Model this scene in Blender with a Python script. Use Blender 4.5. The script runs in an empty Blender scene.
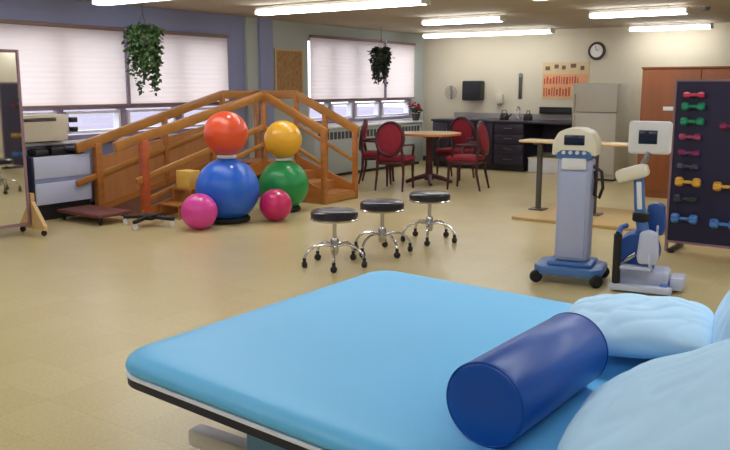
import bpy, bmesh, math, random
from mathutils import Vector, Matrix, noise
random.seed(7)
C = bpy.context.scene.collection
S = bpy.context.scene
R = math.radians
PI = math.pi

# ------------------------------------------------------------------ camera
cam_data = bpy.data.cameras.new('camera')
cam_data.sensor_width = 36.0
cam_data.lens = 800.0 / 730.0 * 36.0
cam_data.clip_start = 0.05
cam = bpy.data.objects.new('camera', cam_data)
C.objects.link(cam)
cam.location = (0, 0, 1.5)
cam.rotation_euler = (R(90 - 9.926), 0, R(34.825))
S.camera = cam

# ------------------------------------------------------------------ world, exposure
w = bpy.data.worlds.new('daylight')
S.world = w
w.use_nodes = True
bg = w.node_tree.nodes['Background']
bg.inputs[0].default_value = (0.97, 0.95, 1.0, 1)
bg.inputs[1].default_value = 1.75
S.view_settings.view_transform = 'Standard'
S.view_settings.look = 'None'
S.view_settings.gamma = 1.0
S.view_settings.use_curve_mapping = False
S.view_settings.exposure = 1.1
LAMP = 8.5

# ------------------------------------------------------------------ materials
def lin(c):
    c = c / 255.0
    return c / 12.92 if c <= 0.04045 else ((c + 0.055) / 1.055) ** 2.4
def rgb(t):
    return (lin(t[0]), lin(t[1]), lin(t[2]), 1)

def mat(name, col, rough=0.5, metal=0.0, var=0.06, scale=6.0, bump=0.0, bscale=40.0, stretch=None, coat=0.0, spec=0.5):
    m = bpy.data.materials.new(name)
    m.use_nodes = True
    nt = m.node_tree
    b = nt.nodes['Principled BSDF']
    b.inputs['Roughness'].default_value = rough
    b.inputs['Metallic'].default_value = metal
    b.inputs['Specular IOR Level'].default_value = spec
    if coat:
        b.inputs['Coat Weight'].default_value = coat
        b.inputs['Coat Roughness'].default_value = 0.12
    tc = nt.nodes.new('ShaderNodeTexCoord')
    mp = nt.nodes.new('ShaderNodeMapping')
    if stretch:
        mp.inputs['Scale'].default_value = stretch
    nt.links.new(tc.outputs['Object'], mp.inputs['Vector'])
    nz = nt.nodes.new('ShaderNodeTexNoise')
    nz.inputs['Scale'].default_value = scale
    nz.inputs['Detail'].default_value = 4
    nt.links.new(mp.outputs[0], nz.inputs['Vector'])
    rp = nt.nodes.new('ShaderNodeValToRGB')
    c = rgb(col)
    rp.color_ramp.elements[0].position = 0.3
    rp.color_ramp.elements[1].position = 0.7
    rp.color_ramp.elements[0].color = tuple(max(0, x * (1 - var)) for x in c[:3]) + (1,)
    rp.color_ramp.elements[1].color = tuple(min(1, x * (1 + var)) for x in c[:3]) + (1,)
    nt.links.new(nz.outputs['Fac'], rp.inputs[0])
    nt.links.new(rp.outputs[0], b.inputs['Base Color'])
    if bump:
        n2 = nt.nodes.new('ShaderNodeTexNoise')
        n2.inputs['Scale'].default_value = bscale
        nt.links.new(mp.outputs[0], n2.inputs['Vector'])
        bp = nt.nodes.new('ShaderNodeBump')
        bp.inputs['Strength'].default_value = bump
        bp.inputs['Distance'].default_value = 0.01
        nt.links.new(n2.outputs['Fac'], bp.inputs['Height'])
        nt.links.new(bp.outputs[0], b.inputs['Normal'])
    return m

def emit(name, col, strength):
    m = bpy.data.materials.new(name)
    m.use_nodes = True
    nt = m.node_tree
    nt.nodes.remove(nt.nodes['Principled BSDF'])
    e = nt.nodes.new('ShaderNodeEmission')
    e.inputs[0].default_value = rgb(col)
    e.inputs[1].default_value = strength
    nt.links.new(e.outputs[0], nt.nodes['Material Output'].inputs[0])
    return m

def floor_mat():
    m = mat('vinyl_floor', (202, 180, 128), 0.30, var=0.0, scale=1.2)
    nt = m.node_tree
    b = nt.nodes['Principled BSDF']
    tc = nt.nodes.new('ShaderNodeTexCoord')
    br = nt.nodes.new('ShaderNodeTexBrick')
    br.offset = 0.0
    br.inputs['Scale'].default_value = 1.0
    br.inputs['Mortar Size'].default_value = 0.0015
    br.inputs['Brick Width'].default_value = 0.305
    br.inputs['Row Height'].default_value = 0.305
    br.inputs['Color1'].default_value = rgb((204, 188, 140))
    br.inputs['Color2'].default_value = rgb((199, 182, 132))
    br.inputs['Mortar'].default_value = rgb((186, 168, 118))
    nt.links.new(tc.outputs['Object'], br.inputs['Vector'])
    nz = nt.nodes.new('ShaderNodeTexNoise')
    nz.inputs['Scale'].default_value = 60
    nz.inputs['Detail'].default_value = 5
    nt.links.new(tc.outputs['Object'], nz.inputs['Vector'])
    mx = nt.nodes.new('ShaderNodeMixRGB')
    mx.blend_type = 'OVERLAY'
    mx.inputs[0].default_value = 0.22
    nt.links.new(br.outputs['Color'], mx.inputs[1])
    nt.links.new(nz.outputs['Fac'], mx.inputs[2])
    nt.links.new(mx.outputs[0], b.inputs['Base Color'])
    return m

def blind_mat():
    m = bpy.data.materials.new('blind_cloth')
    m.use_nodes = True
    nt = m.node_tree
    nt.nodes.remove(nt.nodes['Principled BSDF'])
    d = nt.nodes.new('ShaderNodeBsdfDiffuse')
    t = nt.nodes.new('ShaderNodeBsdfTranslucent')
    nz = nt.nodes.new('ShaderNodeTexNoise')
    nz.inputs['Scale'].default_value = 2.0
    rp = nt.nodes.new('ShaderNodeValToRGB')
    rp.color_ramp.elements[0].color = rgb((240, 228, 216))
    rp.color_ramp.elements[1].color = rgb((246, 236, 226))
    nt.links.new(nz.outputs['Fac'], rp.inputs[0])
    nt.links.new(rp.outputs[0], d.inputs[0])
    nt.links.new(rp.outputs[0], t.inputs[0])
    mx = nt.nodes.new('ShaderNodeMixShader')
    mx.inputs[0].default_value = 0.5
    nt.links.new(d.outputs[0], mx.inputs[1])
    nt.links.new(t.outputs[0], mx.inputs[2])
    nt.links.new(mx.outputs[0], nt.nodes['Material Output'].inputs[0])
    return m

def glass_mat():
    m = bpy.data.materials.new('window_glass')
    m.use_nodes = True
    nt = m.node_tree
    nt.nodes.remove(nt.nodes['Principled BSDF'])
    t = nt.nodes.new('ShaderNodeBsdfTransparent')
    t.inputs[0].default_value = (0.93, 0.95, 1.0, 1)
    g = nt.nodes.new('ShaderNodeBsdfGlossy')
    g.inputs['Roughness'].default_value = 0.03
    mx = nt.nodes.new('ShaderNodeMixShader')
    mx.inputs[0].default_value = 0.06
    nt.links.new(t.outputs[0], mx.inputs[1])
    nt.links.new(g.outputs[0], mx.inputs[2])
    nt.links.new(mx.outputs[0], nt.nodes['Material Output'].inputs[0])
    return m

def poster_mat():
    m = mat('poster_print', (222, 190, 150), 0.5, var=0.05)
    nt = m.node_tree
    b = nt.nodes['Principled BSDF']
    tc = nt.nodes.new('ShaderNodeTexCoord')
    nz = nt.nodes.new('ShaderNodeTexNoise')
    nz.inputs['Scale'].default_value = 5.0
    nz.inputs['Detail'].default_value = 2
    nt.links.new(tc.outputs['Object'], nz.inputs['Vector'])
    rp = nt.nodes.new('ShaderNodeValToRGB')
    rp.color_ramp.interpolation = 'CONSTANT'
    e = rp.color_ramp.elements
    e[0].position = 0.0; e[0].color = rgb((120, 52, 30))
    e[1].position = 0.40; e[1].color = rgb((196, 112, 70))
    x = e.new(0.5); x.color = rgb((226, 190, 146))
    x = e.new(0.6); x.color = rgb((160, 70, 44))
    nt.links.new(nz.outputs['Fac'], rp.inputs[0])
    nt.links.new(rp.outputs[0], b.inputs['Base Color'])
    return m

M = dict(
    floor=floor_mat(), blind=blind_mat(), glass=glass_mat(), poster=poster_mat(),
    ceiling=mat('ceiling_paint', (178, 166, 146), 0.9, var=0.03, scale=2, bump=0.15, bscale=60),
    bluewall=mat('blue_wall_paint', (142, 148, 184), 0.8, var=0.03, scale=2),
    backwall=mat('cream_wall_paint', (204, 194, 170), 0.85, var=0.03, scale=1),
    greywall=mat('grey_green_paint', (178, 184, 180), 0.85, var=0.03, scale=1),
    base=mat('baseboard_rubber', (70, 60, 55), 0.6),
    alu=mat('window_frame_metal', (150, 138, 160), 0.45, metal=0.2),
    brownrail=mat('blind_rail', (128, 104, 96), 0.6),
    fixture=mat('fixture_enamel', (225, 222, 214), 0.5),
    tube=emit('lamp_diffuser', (247, 250, 255), LAMP),
    oak=mat('oak', (172, 108, 48), 0.4, var=0.16, scale=3.5, stretch=(1, 1, 6), coat=0.2),
    oakrail=mat('oak_rail', (172, 116, 52), 0.35, var=0.14, scale=3.5, coat=0.3),
    oakred=mat('oak_reddish', (186, 88, 42), 0.4, var=0.12, scale=3, stretch=(1, 1, 6), coat=0.2),
    ply=mat('plywood', (180, 122, 70), 0.5, var=0.1, scale=2.5, stretch=(1, 4, 1)),
    tread=mat('ramp_tread', (106, 66, 48), 0.75, var=0.1, scale=8),
    brownwood=mat('brown_wood', (138, 78, 40), 0.45, var=0.12, scale=2.0, stretch=(5, 1, 0.6)),
    maroon=mat('maroon_board', (112, 62, 54), 0.5),
    black=mat('black_plastic', (26, 25, 28), 0.45),
    rubber=mat('black_rubber', (22, 22, 22), 0.7),
    vinyl=mat('black_vinyl', (30, 28, 40), 0.3, coat=0.3),
    chrome=mat('chrome', (205, 205, 208), 0.18, metal=1.0, var=0.02),
    steel=mat('brushed_steel', (150, 150, 150), 0.4, metal=0.8, var=0.03),
    darksteel=mat('dark_steel', (92, 90, 88), 0.45, metal=0.5),
    white=mat('white_enamel', (228, 228, 230), 0.4, var=0.02),
    cream=mat('cream_plastic', (232, 226, 204), 0.4, var=0.02),
    bluewhite=mat('blue_white_enamel', (196, 204, 230), 0.4, var=0.02),
    greyblue=mat('grey_blue_enamel', (172, 180, 212), 0.4, var=0.02),
    seamblue=mat('seam_grey_blue', (140, 150, 190), 0.5),
    trolleyblue=mat('trolley_blue', (74, 116, 176), 0.4, var=0.03),
    deepblue=mat('deep_blue_plastic', (40, 84, 160), 0.4, var=0.03),
    screen=mat('dark_screen', (26, 34, 58), 0.15),
    mat=mat('light_blue_vinyl', (104, 194, 246), 0.42, var=0.015, scale=2, bump=0.03, bscale=6),
    bolster=mat('navy_vinyl', (12, 78, 168), 0.36, var=0.06, scale=3, bump=0.08, bscale=8, coat=0.05, spec=0.35),
    pillow=mat('pale_blue_cotton', (188, 226, 255), 0.85, var=0.03, scale=3, bump=0.15, bscale=10),
    trim=mat('white_edge_trim', (240, 242, 250), 0.4, var=0.02),
    navy=mat('navy_board', (24, 30, 56), 0.5),
    red_fabric=mat('burgundy_fabric', (138, 24, 44), 0.8, var=0.12, scale=20, bump=0.2),
    chairwood=mat('dark_red_wood', (72, 22, 30), 0.4, var=0.1),
    tabletop=mat('tan_laminate', (222, 186, 130), 0.3, var=0.05, coat=0.3),
    tabledge=mat('oak_table_edge', (216, 136, 62), 0.4),
    counter=mat('dark_cabinet', (40, 34, 52), 0.4, var=0.08),
    ctop=mat('grey_worktop', (150, 144, 140), 0.4, var=0.06, scale=30),
    fridge=mat('fridge_enamel', (190, 184, 170), 0.45, var=0.02),
    beige=mat('beige_panel', (206, 196, 176), 0.6, var=0.03),
    grille=mat('dark_grille', (58, 48, 44), 0.6),
    leaf=mat('dark_leaf', (66, 96, 50), 0.5, var=0.45, scale=9),
    leaf2=mat('deep_green_leaf', (40, 56, 40), 0.5, var=0.45, scale=9),
    pot=mat('plant_pot', (76, 62, 52), 0.6),
    cork=mat('cork_board', (168, 128, 84), 0.9, var=0.22, scale=18),
    corkframe=mat('cork_frame', (198, 178, 136), 0.6),
    clockface=mat('clock_face', (228, 226, 220), 0.5, var=0.01),
    rackboard=mat('rack_board_navy', (34, 30, 66), 0.5, var=0.1, scale=4),
    rackframe=mat('rack_frame', (150, 118, 128), 0.5),
    tan=mat('tan_platform', (196, 166, 108), 0.5, var=0.08, scale=2, stretch=(1, 5, 1)),
    mirrorwood=mat('mirror_wood', (206, 170, 112), 0.5, var=0.1, scale=3),
    redflower=mat('red_petal', (170, 26, 36), 0.6),
    yellow=mat('yellow_board', (222, 180, 84), 0.5),
    yellowgold=mat('gold_plastic', (206, 160, 60), 0.5),
)
mm = bpy.data.materials.new('mirror_glass')
mm.use_nodes = True
_b = mm.node_tree.nodes['Principled BSDF']
_b.inputs['Metallic'].default_value = 1.0
_b.inputs['Roughness'].default_value = 0.03
_n = mm.node_tree.nodes.new('ShaderNodeTexNoise')
_r = mm.node_tree.nodes.new('ShaderNodeValToRGB')
_r.color_ramp.elements[0].color = (0.80, 0.82, 0.80, 1)
_r.color_ramp.elements[1].color = (0.86, 0.87, 0.86, 1)
mm.node_tree.links.new(_n.outputs['Fac'], _r.inputs[0])
mm.node_tree.links.new(_r.outputs[0], _b.inputs['Base Color'])
M['mirror'] = mm

# ------------------------------------------------------------------ mesh builder
class MB:
    def __init__(s):
        s.bm = bmesh.new()
    def box(s, x0, x1, y0, y1, z0, z1, bevel=0.0, seg=2, mtx=None):
        vs = [s.bm.verts.new((x, y, z)) for x in (x0, x1) for y in (y0, y1) for z in (z0, z1)]
        F = [(0, 1, 3, 2), (4, 6, 7, 5), (0, 4, 5, 1), (2, 3, 7, 6), (0, 2, 6, 4), (1, 5, 7, 3)]
        fs = [s.bm.faces.new([vs[i] for i in f]) for f in F]
        if bevel:
            es = list({e for f in fs for e in f.edges})
            r = bmesh.ops.bevel(s.bm, geom=es, offset=bevel, segments=seg, affect='EDGES', profile=0.5)
            vs = list({v for f in r['faces'] for v in f.verts} | {v for v in vs if v.is_valid})
        if mtx is not None:
            for v in vs:
                v.co = mtx @ v.co
        return s
    def tube(s, pts, r, n=10, caps=True, closed=False):
        pts = [Vector(p) for p in pts]
        rs = r if isinstance(r, (list, tuple)) else [r] * len(pts)
        rings = []
        up = None
        N = len(pts)
        for i, p in enumerate(pts):
            if closed:
                d = pts[(i + 1) % N] - pts[i - 1]
            else:
                d = pts[min(i + 1, N - 1)] - pts[max(i - 1, 0)]
            d.normalize()
            if up is None:
                up = Vector((0, 0, 1)) if abs(d.z) < 0.9 else Vector((1, 0, 0))
            a = d.cross(up).normalized()
            up = a.cross(d).normalized()
            rings.append([s.bm.verts.new(p + (a * math.cos(t) + up * math.sin(t)) * rs[i])
                          for t in [2 * PI * k / n for k in range(n)]])
        rng = range(N) if closed else range(N - 1)
        for i in rng:
            A, B = rings[i], rings[(i + 1) % N]
            for k in range(n):
                s.bm.faces.new((A[k], A[(k + 1) % n], B[(k + 1) % n], B[k]))
        if caps and not closed:
            s.bm.faces.new(rings[0][::-1])
            s.bm.faces.new(rings[-1])
        return s
    def bar(s, p0, p1, wd, ht, bevel=0.0, up=(0, 0, 1)):
        p0, p1 = Vector(p0), Vector(p1)
        d = p1 - p0
        L = d.length
        d.normalize()
        u = Vector(up)
        if abs(d.dot(u)) > 0.95:
            u = Vector((0, 1, 0))
        a = d.cross(u).normalized()
        u = a.cross(d).normalized()
        m = Matrix(((a.x, d.x, u.x, p0.x), (a.y, d.y, u.y, p0.y), (a.z, d.z, u.z, p0.z), (0, 0, 0, 1)))
        return s.box(-wd / 2, wd / 2, 0, L, -ht / 2, ht / 2, bevel, 2, m)
    def lathe(s, prof, n=32, c=(0, 0, 0), mtx=None):
        c = Vector(c)
        rings = []
        for r, z in prof:
            if r < 1e-5:
                v = s.bm.verts.new((0, 0, z))
                rings.append([v])
            else:
                rings.append([s.bm.verts.new((r * math.cos(2 * PI * k / n), r * math.sin(2 * PI * k / n), z)) for k in range(n)])
        for A, B in zip(rings[:-1], rings[1:]):
            for k in range(n):
                k2 = (k + 1) % n
                if len(A) == 1 and len(B) == 1:
                    continue
                if len(A) == 1:
                    s.bm.faces.new((A[0], B[k2], B[k]))
                elif len(B) == 1:
                    s.bm.faces.new((A[k], A[k2], B[0]))
                else:
                    s.bm.faces.new((A[k], A[k2], B[k2], B[k]))
        if len(rings[0]) > 1:
            s.bm.faces.new(rings[0][::-1])
        if len(rings[-1]) > 1:
            s.bm.faces.new(rings[-1])
        for ring in rings:
            for v in ring:
                if mtx is not None:
                    v.co = mtx @ v.co
                v.co += c
        return s
    def torus(s, c, R_, r, n=32, k=10, mtx=None):
        pts = [Vector((R_ * math.cos(2 * PI * i / n), R_ * math.sin(2 * PI * i / n), 0)) for i in range(n)]
        if mtx is not None:
            pts = [mtx @ p for p in pts]
        return s.tube([p + Vector(c) for p in pts], r, k, closed=True)
    def sphere(s, c, r, u=24, v=16, sc=(1, 1, 1)):
        bmesh.ops.create_uvsphere(s.bm, u_segments=u, v_segments=v, radius=r,
                                  matrix=Matrix.Translation(c) @ Matrix.Diagonal((*sc, 1)))
        return s
    def prism(s, outline, axis, a0, a1, bevel=0.0):
        """outline: 2D points in the plane normal to axis ('x': (y,z), 'y': (x,z), 'z': (x,y))"""
        def mk(p, a):
            if axis == 'x': return (a, p[0], p[1])
            if axis == 'y': return (p[0], a, p[1])
            return (p[0], p[1], a)
        A = [s.bm.verts.new(mk(p, a0)) for p in outline]
        B = [s.bm.verts.new(mk(p, a1)) for p in outline]
        n = len(outline)
        fs = [s.bm.faces.new(A), s.bm.faces.new(B[::-1])]
        for i in range(n):
            fs.append(s.bm.faces.new((A[i], B[i], B[(i + 1) % n], A[(i + 1) % n])))
        if bevel:
            es = list({e for f in fs for e in f.edges})
            bmesh.ops.bevel(s.bm, geom=es, offset=bevel, segments=2, affect='EDGES', profile=0.5)
        return s
    def build(s, name, m, parent=None, smooth=35):
        bmesh.ops.recalc_face_normals(s.bm, faces=s.bm.faces)
        me = bpy.data.meshes.new(name)
        s.bm.to_mesh(me)
        s.bm.free()
        me.materials.append(m)
        if smooth:
            for p in me.polygons:
                p.use_smooth = True
            me.set_sharp_from_angle(angle=R(smooth))
        o = bpy.data.objects.new(name, me)
        C.objects.link(o)
        if parent is not None:
            o.parent = parent
        return o

def tag(o, label, cat, group=None, kind=None):
    o['label'] = label
    o['category'] = cat
    if group: o['group'] = group
    if kind: o['kind'] = kind
    return o
def thing(name, label, cat, loc=(0, 0, 0), rz=0.0, group=None):
    o = bpy.data.objects.new(name, None)
    o.empty_display_size = 0.1
    C.objects.link(o)
    o.location = loc
    o.rotation_euler = (0, 0, rz)
    return tag(o, label, cat, group)
def struct(o):
    o['kind'] = 'structure'
    return o
def dup(root, loc, rz, label, group=None):
    r = root.copy(); C.objects.link(r)
    r.location = loc; r.rotation_euler = (0, 0, rz)
    r['label'] = label
    if group: r['group'] = group
    for ch in list(root.children):
        c = ch.copy(); C.objects.link(c); c.parent = r
        for g in list(ch.children):
            d = g.copy(); C.objects.link(d); d.parent = c
    return r

# ------------------------------------------------------------------ room shell
XW, YB, XR, YF, H = -8.25, 13.9, 2.6, -2.6, 2.47
struct(MB().box(XW - .2, XR + .2, YF - .2, YB + .2, -0.12, 0).build('floor', M['floor'], smooth=0))
struct(MB().box(XW - .2, XR + .2, YF - .2, YB + .2, H, H + .12).build('ceiling', M['ceiling'], smooth=0))
W1 = (3.2, 8.42, 0.86, 2.16)
W2 = (10.25, 13.5, 0.86, 2.26)
b = MB()
xa, xb = XW - .2, XW
b.box(xa, xb, YF, W1[0], 0, H)
b.box(xa, xb, W1[0], W1[1], 0, W1[2]); b.box(xa, xb, W1[0], W1[1], W1[3], H)
b.box(xa, xb, W1[1], 9.30, 0, H)
struct(b.build('wall_left', M['bluewall'], smooth=0))
b = MB()
b.box(xa, xb, 9.30, W2[0], 0, H)
b.box(xa, xb, W2[0], W2[1], 0, W2[2]); b.box(xa, xb, W2[0], W2[1], W2[3], H)
b.box(xa, xb, W2[1], YB, 0, H)
struct(b.build('wall_left_far', M['greywall'], smooth=0))
struct(MB().box(XW, XW + .05, 8.78, 9.02, 0, H).build('trim_1', M['greywall'], smooth=0))
struct(MB().box(XW, XW + .10, 9.02, 9.30, 0, H).build('trim_2', M['bluewall'], smooth=0))
struct(MB().box(XW - .2, XR + .2, YB, YB + .2, 0, H).build('wall_back', M['backwall'], smooth=0))
struct(MB().box(XR, XR + .2, YF, YB, 0, H).build('wall_right', M['backwall'], smooth=0))
struct(MB().box(XW - .2, XR + .2, YF - .2, YF, 0, H).build('wall_front', M['backwall'], smooth=0))
struct(MB().box(XW, XW + .015, YF, 8.78, 0, .1).build('baseboard_left', M['base'], smooth=0))
struct(MB().box(XW + .01, XR, YB - .015, YB, 0, .1).build('baseboard_back', M['base'], smooth=0))

struct(MB().box(-60, XW - .25, -40, 60, -.5, -.4).build('ground_outside', mat('asphalt', (120, 116, 128), .9, var=.1, scale=.5), smooth=0))
def window(n, Wd, cols, zt):
    y0, y1, z0, z1 = Wd
    f = MB()
    xf0, xf1 = XW - .16, XW - .06
    f.box(xf0, xf1, y0, y0 + .05, z0, z1); f.box(xf0, xf1, y1 - .05, y1, z0, z1)
    f.box(xf0, xf1, y0 + .05, y1 - .05, z0, z0 + .05); f.box(xf0, xf1, y0 + .05, y1 - .05, z1 - .05, z1)
    f.box(xf0, xf1, y0 + .05, y1 - .05, zt - .03, zt + .03)
    for c in cols:
        f.box(xf0, xf1, c - .035, c + .035, z0 + .05, zt - .03)
        f.box(xf0, xf1, c - .035, c + .035, zt + .03, z1 - .05)
    fr = struct(f.build('window_%d' % n, M['alu'], smooth=0))
    MB().box(XW - .115, XW - .108, y0 + .02, y1 - .02, z0 + .02, z1 - .02).build('glass', M['glass'], fr, 0)
    MB().box(XW - .2, XW + .04, y0 - .03, y1 + .03, z0 - .04, z0 - .001, .006).build('sill', M['white'], fr)
    # hopper sashes of the lower row
    cc = [y0] + list(cols) + [y1]
    for a, c in zip(cc[:-1], cc[1:]):
        s = MB()
        for (p, q, r_, t) in ((a + .06, a + .09, z0 + .07, zt - .05), (c - .09, c - .06, z0 + .07, zt - .05),
                              (a + .09, c - .09, z0 + .07, z0 + .10), (a + .09, c - .09, zt - .08, zt - .05)):
            s.box(xf0 + .01, xf1 + .012, p, q, r_, t)
        s.build('sash', M['white'], fr, 0)
    return fr
window(1, W1, (4.4, 5.72, 6.62, 7.52), 1.24)
window(2, W2, (10.9, 11.6, 12.45), 1.24)

def blind(y0, y1, z0, z1, label):
    b = MB()
    n = int((z1 - z0) / 0.03)
    vs = []
    for i in range(n + 1):
        z = z1 - (z1 - z0) * i / n
        x = 0.004 * (i % 2)
        vs.append((b.bm.verts.new((x, 0, z)), b.bm.verts.new((x, y1 - y0, z))))
    for A, B in zip(vs[:-1], vs[1:]):
        b.bm.faces.new((A[0], A[1], B[1], B[0]))
    root = thing('window_blind', label, 'blind', (XW + .03, y0, 0), 0, 'pleated window blinds')
    b.build('pleated_cloth', M['blind'], root, 0)
    if y1 < 7 or 12 < y1 < 13: MB().box(-.02, .03, y1 - y0 + .003, y1 - y0 + .045, z0 - .03, z1 + .045, .004).build('side_channel', M['alu'], root)
    MB().box(-.02, .035, 0, y1 - y0, z1, z1 + .045, .005).build('headrail', M['brownrail'], root)
    MB().box(-.012, .024, 0, y1 - y0, z0 - .03, z0, .004).build('bottom_rail', M['brownrail'], root)
    return root
blind(3.25, 6.60, 1.27, 2.15, 'wide white pleated blind left of the near hanging plant')
blind(6.65, 8.40, 1.27, 2.15, 'white pleated blind right of the near hanging plant, above the wooden ramp')
blind(10.27, 12.43, 1.27, 2.25, 'white pleated blind left half of the far window beside the cork board')
blind(12.48, 13.48, 1.27, 2.25, 'narrower white pleated blind behind the far hanging plant')

# ------------------------------------------------------------------ ceiling lights
def ceiling_light(x0, L, y, label):
    r = thing('ceiling_light', label, 'ceiling light', (x0, y, 2.36), 0, 'fluorescent ceiling lights')
    MB().box(0, L, -.07, .07, .05, .085, .006).build('housing', M['fixture'], r)
    MB().box(.02, L - .02, -.085, .085, 0, .05, .02).build('diffuser', M['tube'], r)
    for q in (0, L - .02):
        MB().box(q, q + .02, -.09, .09, 0, .05).build('end_cap', M['fixture'], r, 0)
    for q in (.25, L - .25):
        MB().tube([(q, 0, .084), (q, 0, H - 2.36)], .012, 8).build('stem', M['fixture'], r)
ceiling_light(-6.97, 2.42, 7.70, 'long bright fluorescent light over the cork board and wooden stairs')
ceiling_light(-6.15, 1.26, 10.35, 'short fluorescent light right above the longest back-wall light')
ceiling_light(-7.80, 2.50, 13.15, 'long fluorescent light along the back wall left of the poster')
ceiling_light(-3.74, 1.23, 10.55, 'short fluorescent light above the clock to its right')
ceiling_light(-4.10, 1.26, 13.45, 'short fluorescent light above the brown wooden cabinet')
ceiling_light(-3.45, 2.42, 7.95, 'fluorescent light cut by the top edge right of the middle')
ceiling_light(-7.55, 2.42, 5.75, 'fluorescent light cut by the top left edge near the plant')
for i, (x, y) in enumerate([(-4.8, 3.6), (-1.6, 3.6), (-4.8, 0.6), (-1.4, 0.2), (-0.8, 6.2), (0.2, 9.4), (-7.6, 2.2)]):  # unseen extra fixtures, added to light the room from beyond the frame
    ceiling_light(x, 2.42, y, 'unseen fluorescent light added for brightness on the near side of the room')
for (x, y, lb) in ((-5.45, 11.0, 'small grey round detector on ceiling between two far lights'),
                   (-2.42, 11.0, 'small grey round detector on ceiling above the dumbbell rack')):
    tag(MB().lathe([(.06, 0), (.06, -.02), (.045, -.045), (0, -.05)], 20).build('smoke_detector', M['darksteel']), lb, 'detector').location = (x, y, H)

# ------------------------------------------------------------------ window-wall furniture
t = thing('white_cabinet', 'white two-panel cabinet under the window left of the wooden ramp', 'cabinet', (-8.22, 5.10, 0))
L_, D_ = .74, .235
MB().box(0.02, D_ - .03, .01, L_ - .01, 0, .17).build('plinth', M['black'], t)
MB().box(0, D_ - .02, 0, L_, .17, .72, .006).build('body', M['navy'], t)
MB().box(D_ - .02, D_, .02, L_, .18, .42, .006).build('door', M['bluewhite'], t)
MB().box(D_ - .02, D_, .02, L_, .47, .715, .006).build('door', M['bluewhite'], t)
MB().box(D_ - .02, D_ - .008, .02, L_, .42, .47).build('rail', M['seamblue'], t)
for k, (y, hx, hy, hz) in enumerate([(5.25, .18, .16, .07), (5.47, .16, .20, .09), (5.72, .17, .14, .05)]):
    o = MB().box(-hx / 2, hx / 2, -hy / 2, hy / 2, 0, hz, .015).box(-hx / 2 + .02, hx / 2 - .02, -hy / 2 + .02, hy / 2 - .02, hz, hz + .012, .004).build('equipment_case', M['black'])
    o.location = (-8.1, y, .72)
    tag(o, ['black case on the white cabinet at its left end', 'tallest black case in the middle of the white cabinet top',
            'flat black case on the white cabinet nearest the wooden ramp'][k], 'case', 'black cases on the white cabinet')
t = thing('air_conditioner', 'beige window air conditioner with dark slot above the white cabinet', 'air conditioner', (-8.33, 5.06, .872))
MB().box(0, .22, 0, .60, 0, .30, .012).build('casing', M['beige'], t)
g = MB()
for k in range(3): g.box(.221, .228, .05, .45, .255 - k * .014, .264 - k * .014)
g.build('grille', M['grille'], t, 0)
g = MB()
for k in range(9): g.box(.219, .224, .04, .56, .03 + k * .022, .038 + k * .022)
g.build('louvre', M['beige'], t, 0)
for k, z in enumerate((.99, 1.10)):
    o = MB().box(0, .06, -.045, .045, -.03, .03, .01).box(.06, .07, -.03, .03, -.018, .018, .004).build('black_speaker', M['black'])
    o.location = (-8.22, 5.79, z)
    tag(o, ['lower of two small black boxes on the window edge by the ramp', 'upper of two small black boxes on the window edge by the ramp'][k], 'box')

# low radiator cover under far window
t = thing('radiator_cover', 'long pale grey radiator cover under the far window', 'radiator cover', (-8.235, 10.0, 0))
MB().box(0, .30, 0, 3.3, .05, .80, .01).build('casing', M['greywall'], t)
MB().box(0, .33, -.01, 3.31, .80, .83, .008).build('top', M['white'], t)
g = MB()
for k in range(30): g.box(.30, .305, .1 + k * .105, .17 + k * .105, .62, .74)
g.build('grille', M['darksteel'], t, 0)
MB().box(.02, .27, .02, 3.28, 0, .05).build('plinth', M['black'], t)
# flower pot
t = thing('potted_flower', 'small potted plant with red flowers at the far end of radiator cover', 'plant', (-7.99, 13.18, .83))
MB().lathe([(.06, 0), (.085, .12), (.09, .13), (.075, .13), (.07, .115), (0, .115)], 20).build('pot', M['pot'], t)
g = MB()
for k in range(26):
    a = random.random() * 2 * PI; rr = random.random() * .13; zz = .15 + random.random() * .14
    g.sphere((rr * math.cos(a), rr * math.sin(a), zz), .035, 6, 4, (1, 1, .5))
for k in range(18):
    a = random.random() * 2 * PI; rr = .04 + random.random() * .12; zz = .20 + random.random() * .14
    f = MB(); f.sphere((rr * math.cos(a), rr * math.sin(a), zz), .03, 8, 5, (1, 1, .7)); f.build('flower', M['redflower'], t)
g.build('foliage', M['leaf2'], t)

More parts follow.
